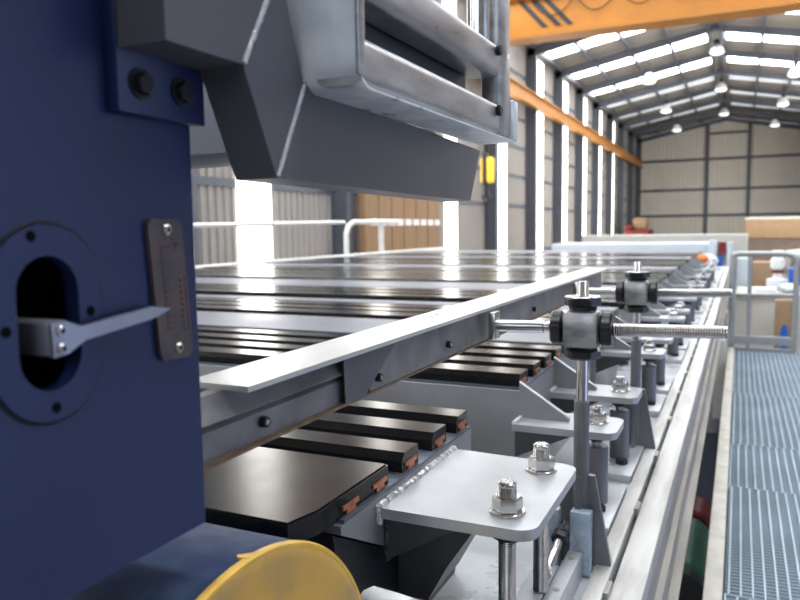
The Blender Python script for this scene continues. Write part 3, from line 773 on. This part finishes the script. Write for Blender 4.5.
for i, (y, z) in enumerate(((8.3, -1.2), (9.6, -1.05))):
    q = part('valve_box', B().box(-.21, -.10, y, y+.35, z-1.9, z, .02), 'greycab' if i else 'creamcab')
    tag(q, ('pale service box in the gap beside the far kerb', 'grey service box in the gap just beyond the pale one')[i], 'box')

# ================================================================== FAR CLUTTER
ec = thing('end_machine', 'pale blue white machine housing closing the far end of the table', 'machine', (-2.2, 13.4, -3.0))
part('housing', B().box(-3.1, -.465, 13.2, 14.6, -3.0, -.30, .03), 'palebox', ec)
part('side_tower', B().box(-.46, -.335, 13.0, 13.3, -3.0, -.25, .01), 'palebox', ec)
part('red_panel', B().box(-.31, -.205, 13.05, 13.15, -.47, -.28), 'red', ec, 'dark red panel')
part('blue_panel', B().box(-.32, -.25, 13.05, 13.15, -.80, -.50), 'blueplastic', ec, 'blue panel')
part('back_frame', B().box(-.335, -.18, 13.16, 13.3, -3.0, -.26), 'greycab', ec)
part('tall_post', B().box(-.18, -.095, 12.9, 13.1, -3.0, -.28, .01), 'palebox', ec)
gl = part('long_grey_cabinet', B().box(-6.0, .28, 31, 33, -3.0, -.36, .05), 'greycab')
tag(gl, 'long low grey cabinet standing behind the far end of the table', 'cabinet')
tr = thing('parked_truck', 'blurred small white and red vehicle at the far left corner', 'vehicle', (-8.2, 66, -3.0))
part('body', B().box(-9.0, -7.0, 65, 69, -2.4, -.3, .1), 'red', tr)
part('cab', B().box(-8.4, -7.2, 65.5, 67.5, -.3, .75, .25), 'cardboard', tr)
part('load', B().box(-9.0, -8.4, 65.2, 68.5, -.3, .1, .1), 'red', tr)
for x in (-8.8, -7.2):
    for y in (65.6, 68.4):
        part('wheel', B().cyl((x-.15, y, -2.55), (x+.15, y, -2.55), .45, 16), 'rubber', tr)
bx = thing('brown_container', 'large brown container standing at the far right before the end wall', 'container', (3.4, 52, -3.0))
part('shell', B().box(.27, 6.2, 50, 56, -.85, .36, .05), 'cardboard', bx)
part('lid_edge', B().box(.24, 6.2, 49.95, 50.05, .30, .45), 'kerb', bx)
part('frame', B().box(.27, 6.2, 50.1, 56, -3.0, -.85), 'brownd', bx)

# cluttered bench beyond the guard rail
be = thing('cream_workbench', 'long cream workbench beyond the guard rail at the right', 'workbench', (1.2, 12.4, -3.0))
part('top', B().box(-.02, 3.2, 12.0, 13.4, -1.08, -1.02, .01), 'creamcab', be)
part('front_panel', B().box(-.02, 3.2, 12.04, 12.08, -3.0, -1.08), 'creamcab', be)
part('side_panel', B().box(-.02, .02, 12.08, 13.36, -3.0, -1.08), 'creamcab', be)
def bag(name, c, r, mt, lb, cat):
    b = B(); rn = random.Random(len(lb))
    ph = [rn.uniform(0, 6) for _ in range(6)]
    def f(u, v):
        th = 2*math.pi*u; fi = math.pi*v
        k = 1+.13*math.sin(3*th+ph[0])*math.sin(fi*2+ph[1])+.08*math.sin(7*th+ph[2]+5*fi)
        return (c[0]+r[0]*k*math.cos(th)*math.sin(fi), c[1]+r[1]*k*math.sin(th)*math.sin(fi), c[2]+r[2]+r[2]*k*math.cos(fi)*.98)
    b.grid(f, 28, 14)
    return tag(part(name, b, mt), lb, cat)

bag('plastic_bag', (.70, 12.25, -1.02), (.16, .14, .07), 'film', 'crumpled pale plastic bag on the cream workbench', 'bag')
bag('plastic_bag', (-.45, 11.9, -.63), (.16, .2, .10), 'film', 'crumpled pale plastic wrap at the far right end of the table', 'bag')
bag('plastic_bag', (-.40, 10.6, -.640), (.12, .18, .07), 'film', 'smaller crumpled plastic wrap on the bed near the far end', 'bag')
bc = thing('bench_canister', 'white canister with red collar standing on the cream workbench', 'canister', (.54, 12.6, -1.02))
part('can', B().rings((.54, 12.6, -1.02), (0, 0, 1), [(0, .15), (.18, .15), (.20, .07), (.28, .06)], 20), 'white', bc)
part('collar', B().cyl((.54, 12.6, -.745), (.54, 12.6, -.70), .075, 16), 'red', bc)
part('dome', B().rings((.54, 12.6, -.70), (0, 0, 1), [(0, .06), (.04, .10), (.16, .10), (.19, .07), (.21, .085), (.29, .085), (.30, .07)], 20), 'white', bc)
tray = tag(part('white_tray', B().box(.22, .52, 12.1, 12.4, -1.02, -.95, .015), 'white'), 'low white tray standing left of the canister on the workbench', 'tray')
tag(part('storage_bin', B().box(.70, .98, 12.7, 13.0, -1.02, -.68, .02), 'blueplastic'), 'blue plastic storage bin on the cream workbench', 'bin')
tag(part('carton', B().box(.49, .74, 11.55, 11.8, -3.0, -1.07, .01), 'cardboard'), 'tall brown carton in front of the cream workbench', 'carton')
tag(part('blue_pole', B().rings((.60, 11.40, -3.0), (0, 0, 1), [(0, .05), (1.50, .05), (1.56, .03), (1.6, .03)], 14), 'blueplastic'), 'slim blue pole standing in front of the brown carton', 'pole')
tag(part('carton', B().box(.21, .58, 14.2, 14.8, -3.0, -.66, .01), 'cardboard'), 'tan carton stack standing behind the cream workbench', 'carton')
tag(part('narrow_locker', B().box(-.03, .15, 13.5, 13.9, -3.0, -.56, .01), 'palebox'), 'narrow pale blue locker behind the left end of the workbench', 'locker')
tag(part('pipe_roll', B().cyl((.85, 16.0, -.70), (2.2, 16.3, -.55), .20, 20, .01).box(1.2, 1.3, 15.9, 16.3, -3.0, -.8), 'pipe'), 'thick grey pipe lying behind the workbench at the right edge', 'pipe')
tag(part('orange_tub', B().rings((-.40, 9.45, -.447), (0, 0, 1), [(0, .06), (.05, .075), (.09, .05), (.10, .02)], 20), 'orangeplastic'), 'orange tub standing at the far right end of the table', 'tub')

# left background: handrail, brown boards
hr = thing('white_handrail', 'white tubular handrail along the far side of the table', 'handrail', (-5.2, 8, -3.0))
part('long_rail', B().cyl((-5.2, 3.0, .03), (-5.2, 9.3, .115), .027, 10), 'pipewhite', hr)
part('mid_rail', B().cyl((-5.2, 3.0, -.50), (-5.2, 9.3, -.45), .03, 10), 'pipewhite', hr)
for y in (3.0, 6.0):
    part('post', B().cyl((-5.2, y, -3.0), (-5.2, y, .06), .035, 10), 'pipewhite', hr)
hl = thing('rail_loop', 'bent white tubular rail loop at the far left table corner', 'handrail', (-5.2, 10, -3.0))
part('loop', B().tube([(-5.2, 9.35, -3.0), (-5.2, 9.35, -.4), (-5.2, 9.35, -.05), (-5.2, 9.42, .06), (-5.2, 9.58, .118), (-5.2, 10.2, .122), (-5.2, 11.1, .127)], .040, 10), 'pipewhite', hl)
part('post', B().cyl((-5.2, 10.5, -3.0), (-5.2, 10.5, .12), .045, 10), 'pipewhite', hl)
bw = thing('brown_board_stack', 'tall brown boarded panels standing against the left hall wall', 'boards', (-9.1, 20, -3.0))
ys = [17.5, 18.35, 19.2, 20.05, 20.95, 21.9, 22.95]
for i in range(6):
    part('board', B().box(-9.3, -9.15, ys[i], ys[i+1]-.05, -3.0, 1.75), 'brown', bw)
part('batten', B().box(-9.4, -9.3, 17.5, 22.9, -3.0, 1.75), 'brownd', bw)
for i in range(9):
    y = 17.8+.58*i
    part('slot_light', B().box(-9.15, -9.13, y, y+.42, .12, .30), 'pipewhite', bw, 'white strip piece')
